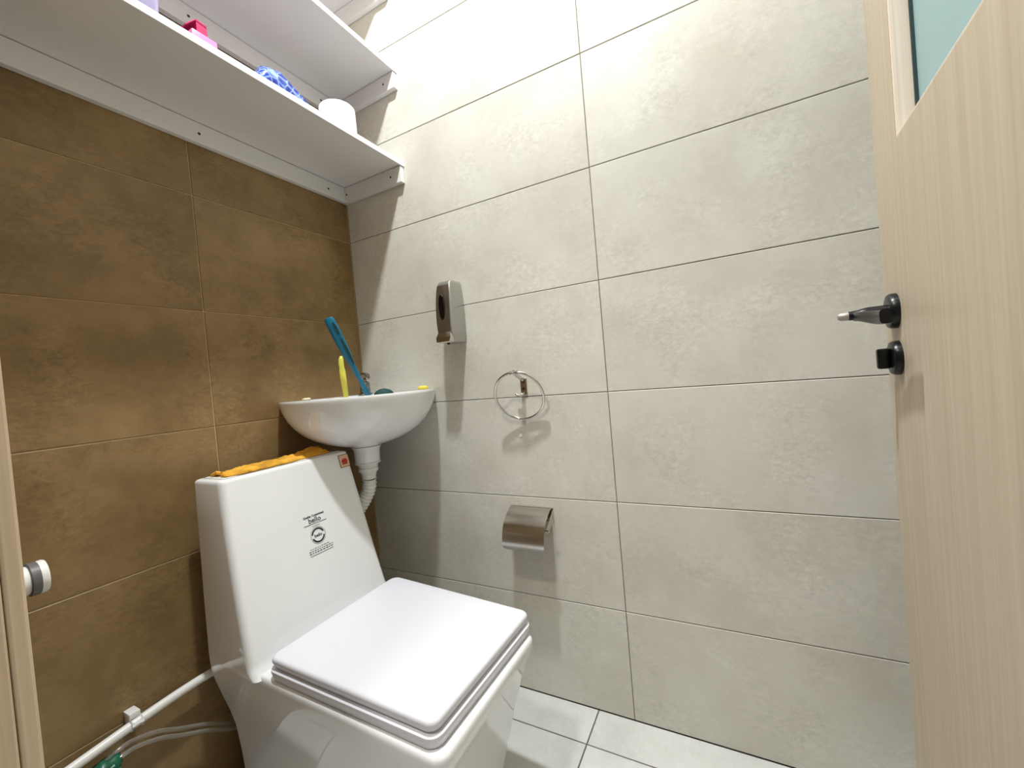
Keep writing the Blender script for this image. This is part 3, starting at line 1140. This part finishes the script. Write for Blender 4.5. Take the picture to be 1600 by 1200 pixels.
# little sponge scrap and soap sliver on the rim
bm = bmesh.new()
rings = []
for z, s in ((0, 0.85), (0.003, 1.0), (0.008, 0.95), (0.0115, 0.6)):
    rings.append([(-0.030 + 0.0165 * s * math.cos(a) * (1 + 0.12 * math.sin(3 * a)), -0.302 + 0.017 * s * math.sin(a) * (1 + 0.1 * math.cos(2 * a)), RZ + 0.0005 + z) for a in [2 * PI * k / 18 for k in range(18)]])
loft(bm, rings)
sg = build('sponge_scrap', bm, 'sponge', None, True)
tag(sg, 'torn yellow sponge scrap on the sink rim near the beige wall', 'sponge')
bm = bmesh.new()
rings = []
for z, s in ((0, 0.8), (0.002, 1.0), (0.004, 0.9), (0.0055, 0.5)):
    rings.append([(-0.270 + 0.014 * s * math.cos(a), -0.045 + 0.010 * s * math.sin(a), RZ + 0.0005 + z) for a in [2 * PI * k / 16 for k in range(16)]])
loft(bm, rings)
so = build('soap_sliver', bm, 'soap', None, True)
tag(so, 'cream soap sliver on the sink rim near the brown wall', 'soap')

# ------------------------------------------------------------------ soap dispenser
ds = empty('soap_dispenser', (0, -0.441, 1.083))
tag(ds, 'silver soap dispenser with black oval window on the beige wall', 'soap dispenser')
DCY = -0.441
bm = bmesh.new()
rings = []
for z, d, hw in ((1.083, .058, .0235), (1.0845, .066, .026), (1.095, .074, .0285), (1.13, .0755, .0300), (1.17, .0745, .0305), (1.21, .071, .0300), (1.24, .067, .0285), (1.262, .062, .0260), (1.271, .056, .0240), (1.2745, .046, .0215)):
    cs = [(-0.0008, DCY + hw), (-0.0008, DCY - hw), (-d, DCY - hw + 0.002), (-d, DCY + hw - 0.002)]
    rings.append(at_z(rpoly(cs, [0.003, 0.003, 0.005, 0.005], 4), z))
loft(bm, rings)
build('housing', bm, 'satin', ds, True, angle=38)
bm = bmesh.new()
rings = []
for z, d, hw in ((1.1165, .0755, .0235), (1.14, .0765, .0245), (1.17, .0756, .0250), (1.21, .072, .0245), (1.24, .068, .0230), (1.258, .0645, .0205)):
    rings.append([(-d - 0.0012, DCY - hw, z), (-d - 0.0026, DCY - hw * 0.5, z), (-d - 0.003, DCY, z), (-d - 0.0026, DCY + hw * 0.5, z), (-d - 0.0012, DCY + hw, z), (-d + 0.002, DCY + hw, z), (-d + 0.002, DCY - hw, z)])
loft(bm, rings)
fp = build('front_panel', bm, 'darkmirror', ds, True, angle=38)
bm = bmesh.new()
lathe(bm, (-0.0762, DCY, 1.190), (-1, 0, -0.05), [(0, 0.0105), (0.0042, 0.0105), (0.0050, 0.0085)], 32)
for v in bm.verts:
    v.co.z = 1.190 + (v.co.z - 1.190) * 3.6
build('oval_window', bm, 'blackwin', fp, True, angle=40)
bm = bmesh.new()
loft(bm, [[(-0.0745, DCY - 0.0225, 1.1145), (-0.0775, DCY - 0.0225, 1.1145), (-0.0775, DCY + 0.0225, 1.1145), (-0.0745, DCY + 0.0225, 1.1145)],
          [(-0.073, DCY - 0.0275, 1.098), (-0.085, DCY - 0.0265, 1.098), (-0.085, DCY + 0.0265, 1.098), (-0.073, DCY + 0.0275, 1.098)],
          [(-0.066, DCY - 0.0255, 1.0865), (-0.088, DCY - 0.0235, 1.0845), (-0.088, DCY + 0.0235, 1.0845), (-0.066, DCY + 0.0255, 1.0865)],
          [(-0.064, DCY - 0.0225, 1.0835), (-0.080, DCY - 0.0205, 1.0810), (-0.080, DCY + 0.0205, 1.0810), (-0.064, DCY + 0.0225, 1.0835)]])
build('push_lever', bm, 'chrome', ds)
bm = bmesh.new()
lathe(bm, (-0.060, DCY, 1.0828), (0, 0, -1), [(0, 0.005), (0.005, 0.004), (0.0055, 0.002)], 14)
build('nozzle', bm, 'black', ds, True, angle=40)

# ------------------------------------------------------------------ towel ring
tr = empty('towel_ring', (0, -0.655, 0.93))
tag(tr, 'chrome towel ring hanging on the beige wall', 'towel ring')
bm = bmesh.new()
box(bm, -0.0035, -0.0006, -0.6655, -0.6445, 0.906, 0.956, 0.001, 1)
mp_ = build('mount_plate', bm, 'steel', tr)
for z in (0.944, 0.924):
    bm = bmesh.new()
    lathe(bm, (-0.0036, -0.655, z), (-1, 0, 0), [(0, 0.0042), (0.001, 0.004), (0.0014, 0.002)], 12)
    build('screw', bm, 'screw', mp_)
RC = Vector((-0.036, -0.654, 0.905))
a_, b_ = 0.097, -0.367
nn = Vector((-math.cos(a_) * math.cos(b_), -math.sin(a_) * math.cos(b_), math.sin(b_)))
e1 = nn.cross(Vector((0, 0, 1))).normalized()
e2 = e1.cross(nn).normalized()
if e2.z < 0:
    e2 = -e2
bm = bmesh.new()
NR = 72
rings = []
for k in range(NR):
    q = 2 * PI * k / NR
    rad_ = e1 * math.cos(q) + e2 * math.sin(q)
    rings.append([RC + rad_ * 0.074 + (rad_ * math.cos(p) + nn * math.sin(p)) * 0.0040 for p in [2 * PI * s / 10 for s in range(10)]])
rings.append(rings[0])
loft(bm, rings, False, False)
bmesh.ops.remove_doubles(bm, verts=bm.verts, dist=1e-6)
build('ring', bm, 'chrome', tr, True)
rt_ = RC + e2 * 0.074
bm = bmesh.new()
tube(bm, [(-0.0036, -0.655, 0.952), (-0.022, -0.655, 0.957), rt_ + Vector((0.004, 0.004, 0.001))], [0.0065, 0.0062, 0.0062], 14)
build('post', bm, 'chrome', tr, True, angle=40)
bm = bmesh.new()
tube(bm, [rt_ + e1 * (-0.011) - e2 * 0.0004, rt_ + e1 * 0.011 - e2 * 0.0004], 0.0062, 16)
build('ring_clip', bm, 'steel', tr, True, angle=40)
bm = bmesh.new()
tube(bm, spline([Vector((-0.002, -0.655, 0.913)), Vector((-0.010, -0.652, 0.9055)), Vector((-0.016, -0.642, 0.9055)), Vector((-0.016, -0.634, 0.911))], 5), 0.0036, 10)
build('hook', bm, 'steel', tr, True)
for (y, nm) in ((-0.631, 'left'), (-0.681, 'right')):
    bm = bmesh.new()
    lathe(bm, (-0.0004, y, 0.7855), (-1, 0, 0), [(0, 0.0052), (0.0016, 0.0048), (0.0018, 0.0026), (0.0002, 0.0022)], 18)
    pg = build('wall_plug', bm, 'pvc', None, True, angle=35)
    tag(pg, ('white wall plug below the towel ring, the one nearer the sink' if nm == 'left' else 'white wall plug below the towel ring, the one nearer the door'), 'wall plug', 'wall plugs under the towel ring')

# ------------------------------------------------------------------ toilet paper holder
tp = empty('paper_holder', (0, -0.6435, 0.50))
tag(tp, 'empty stainless toilet paper holder with curved cover on the beige wall', 'paper holder')
Y0, Y1 = -0.5775, -0.7095
prof = [Vector((-0.002, 0, 0.571)), Vector((-0.018, 0, 0.565)), Vector((-0.038, 0, 0.5535)), Vector((-0.056, 0, 0.537)), Vector((-0.0655, 0, 0.521)), Vector((-0.0715, 0, 0.503)), Vector((-0.0755, 0, 0.484)), Vector((-0.0765, 0, 0.468))]
pr_ = spline(prof, 4)
bm = bmesh.new()
rings = []
for i, p in enumerate(pr_):
    d = (pr_[min(i + 1, len(pr_) - 1)] - pr_[max(i - 1, 0)]).normalized()
    nr = Vector((d.z, 0, -d.x))
    ins_ = 0.0
    k = len(pr_) - 1 - i
    if k < 4:
        ins_ = 0.012 * (1 - math.sqrt(max(0, 1 - ((4 - k) / 4.0) ** 2)))
    rings.append([Vector((p.x, Y0 - ins_, p.z)), Vector((p.x, Y1 + ins_, p.z)), Vector((p.x, Y1 + ins_, p.z)) - nr * 0.0012, Vector((p.x, Y0 - ins_, p.z)) - nr * 0.0012])
loft(bm, rings)
build('cover', bm, 'steel', tp, True, angle=35)
bm = bmesh.new()
box(bm, -0.0018, -0.0006, Y1 - 0.006, Y0 + 0.002, 0.530, 0.5735)
build('back_plate', bm, 'steel', tp)
for y in (Y0 - 0.004, Y1 - 0.006):
    bm = bmesh.new()
    loft(bm, [[(-0.002, y, 0.568), (-0.002, y, 0.532), (-0.058, y, 0.516), (-0.064, y, 0.5225)],
              [(-0.002, y + 0.0012, 0.568), (-0.002, y + 0.0012, 0.532), (-0.058, y + 0.0012, 0.516), (-0.064, y + 0.0012, 0.5225)]])
    build('side_arm', bm, 'steel', tp)
bm = bmesh.new()
tube(bm, [(-0.058, Y1 - 0.0125, 0.5235), (-0.058, Y0 - 0.001, 0.5235)], 0.0042, 14)
build('roller_rod', bm, 'chrome', tp, True, angle=40)

# ------------------------------------------------------------------ pipe stub beside the door frame
ps_ = empty('pipe_stub', (X_END, -0.16, 0.700))
tag(ps_, 'white capped pipe stub with a grey band beside the door frame', 'pipe')
o_ = Vector((X_END + 0.001, -0.16, 0.7005))
bm = bmesh.new()
lathe(bm, o_, (1, 0, 0), [(0, 0.0235), (0.109, 0.0235), (0.1125, 0.0225)], 32)
build('tube', bm, 'pvc', ps_, True, angle=40)
bm = bmesh.new()
lathe(bm, o_ + Vector((0.1125, 0, 0)), (1, 0, 0), [(0, 0.0255), (0.001, 0.0268), (0.0105, 0.0268), (0.011, 0.026)], 32)
build('grey_band', bm, 'grey_rubber_and_gap_shade', ps_, True, angle=40)
bm = bmesh.new()
lathe(bm, o_ + Vector((0.1237, 0, 0)), (1, 0, 0), [(0, 0.0262), (0.006, 0.0268), (0.009, 0.0255), (0.0098, 0.021)], 32)
build('cap', bm, 'pvc', ps_, True, angle=40)

# ------------------------------------------------------------------ water pipe along the brown wall, tubes, green fitting
wp = empty('water_pipe', (-0.75, -0.03, 0.29))
tag(wp, 'thin white water pipe clipped low along the brown wall', 'pipe')
bm = bmesh.new()
pz = lambda x: 0.309 - 0.03 * smoothstep((-0.60 - x) / 0.38) if x < -0.6 else 0.309
pts = [Vector((x, -0.030, pz(x))) for x in [-0.36 - 0.032 * k for k in range(20)]]
tube(bm, pts, 0.0094, 16)
build('pipe', bm, 'pvc', wp, True, angle=40)
xc = -0.731
zc = pz(xc)
bm = bmesh.new()
box(bm, xc - 0.0095, xc + 0.0095, -0.030, -0.0008, zc + 0.0105, zc + 0.0225, 0.0015, 2)
box(bm, xc - 0.0085, xc + 0.0085, -0.0195, -0.0008, zc - 0.012, zc + 0.009, 0.0015, 2)
build('pipe_clip', bm, 'pvc', wp, True, angle=40)
bm = bmesh.new()
tube(bm, [(xc - 0.0098, -0.030, zc), (xc + 0.0098, -0.030, zc)], 0.0128, 20)
build('clip_band', bm, 'pvc', wp, True, angle=40)
for k, (dy, dz) in enumerate(((0.0, 0.0), (-0.007, -0.013))):
    bm = bmesh.new()
    P_ = [Vector((-0.50, -0.030 + dy, 0.150 + dz)), Vector((-0.552, -0.032 + dy, 0.160 + dz)), Vector((-0.605, -0.034 + dy, 0.199 + dz)), Vector((-0.659, -0.034 + dy, 0.231 + dz)), Vector((-0.70, -0.034 + dy, 0.257 + dz)), Vector((-0.747, -0.034 + dy, 0.272 + dz)), Vector((-0.785, -0.036 + dy, 0.266 + dz))]
    tube(bm, spline(P_, 8), 0.0042, 12)
    o = build('clear_tube', bm, 'clear', None, True)
    tag(o, ('upper clear plastic tube curving from the toilet to the green fitting' if k == 0 else 'lower clear plastic tube curving from the toilet to the green fitting'), 'tube', 'clear tubes behind the toilet')
gf = empty('green_fitting', (-0.80, -0.035, 0.235))
tag(gf, 'crumpled green plastic bundle under the white water pipe', 'bundle')
bm = bmesh.new()
rings = []
NS = 16
for k in range(NS + 1):
    t = k / NS
    x = -0.762 - 0.085 * t
    rr = 0.023 * (math.sin(PI * min(1, 0.12 + t * 0.85)) ** 0.7)
    ring = []
    for q in range(16):
        a = 2 * PI * q / 16
        d = 1 + 0.35 * noise.noise(Vector((math.cos(a) * 1.6, math.sin(a) * 1.6, t * 6)))
        ring.append((x, -0.034 + rr * d * math.cos(a), 0.254 - 0.02 * t + rr * d * math.sin(a) * 0.9))
    rings.append(ring)
loft(bm, rings)
build('bundle', bm, 'green', gf, True)
rnd = random.Random(11)
for k in range(9):
    x = -0.776 - rnd.random() * 0.045
    z = 0.262 - rnd.random() * 0.030
    a = rnd.uniform(-0.5, 0.9)
    l = rnd.uniform(0.012, 0.022)
    bm = bmesh.new()
    y = -0.057 - rnd.random() * 0.003
    tube(bm, [(x - l / 2 * math.cos(a), y, z - l / 2 * math.sin(a)), (x + l / 2 * math.cos(a), y - 0.001, z + l / 2 * math.sin(a))], 0.0022, 6)
    build('strip', bm, 'palegreen' if k % 2 else 'green', gf)

# ------------------------------------------------------------------ ceiling lamp
cl_ = empty('ceiling_lamp', (LX, LY, CEIL))
tag(cl_, 'small round ceiling downlight above the picture', 'lamp')
bm = bmesh.new()
lathe(bm, (LX, LY, CEIL - 0.0005), (0, 0, -1), [(0, 0.075), (0.012, 0.072), (0.0125, 0.062), (0.004, 0.060)], 40)
build('lamp_ring', bm, 'pvc', cl_, True, angle=35)
bm = bmesh.new()
lathe(bm, (LX, LY, CEIL - 0.005), (0, 0, -1), [(0, 0.058), (0.004, 0.056)], 40)
build('diffuser', bm, 'glow', cl_, True, angle=35)
hl_ = empty('ceiling_lamp', (HLX, HLY, HLZ))
tag(hl_, 'small round ceiling downlight in the hall outside the doorway', 'lamp')
bm = bmesh.new()
lathe(bm, (HLX, HLY, HLZ - 0.0005), (0, 0, -1), [(0, 0.105), (0.012, 0.102), (0.0125, 0.092), (0.004, 0.090)], 40)
build('lamp_ring', bm, 'pvc', hl_, True, angle=35)
bm = bmesh.new()
lathe(bm, (HLX, HLY, HLZ - 0.005), (0, 0, -1), [(0, 0.088), (0.004, 0.086)], 40)
build('diffuser', bm, 'glow', hl_, True, angle=35)
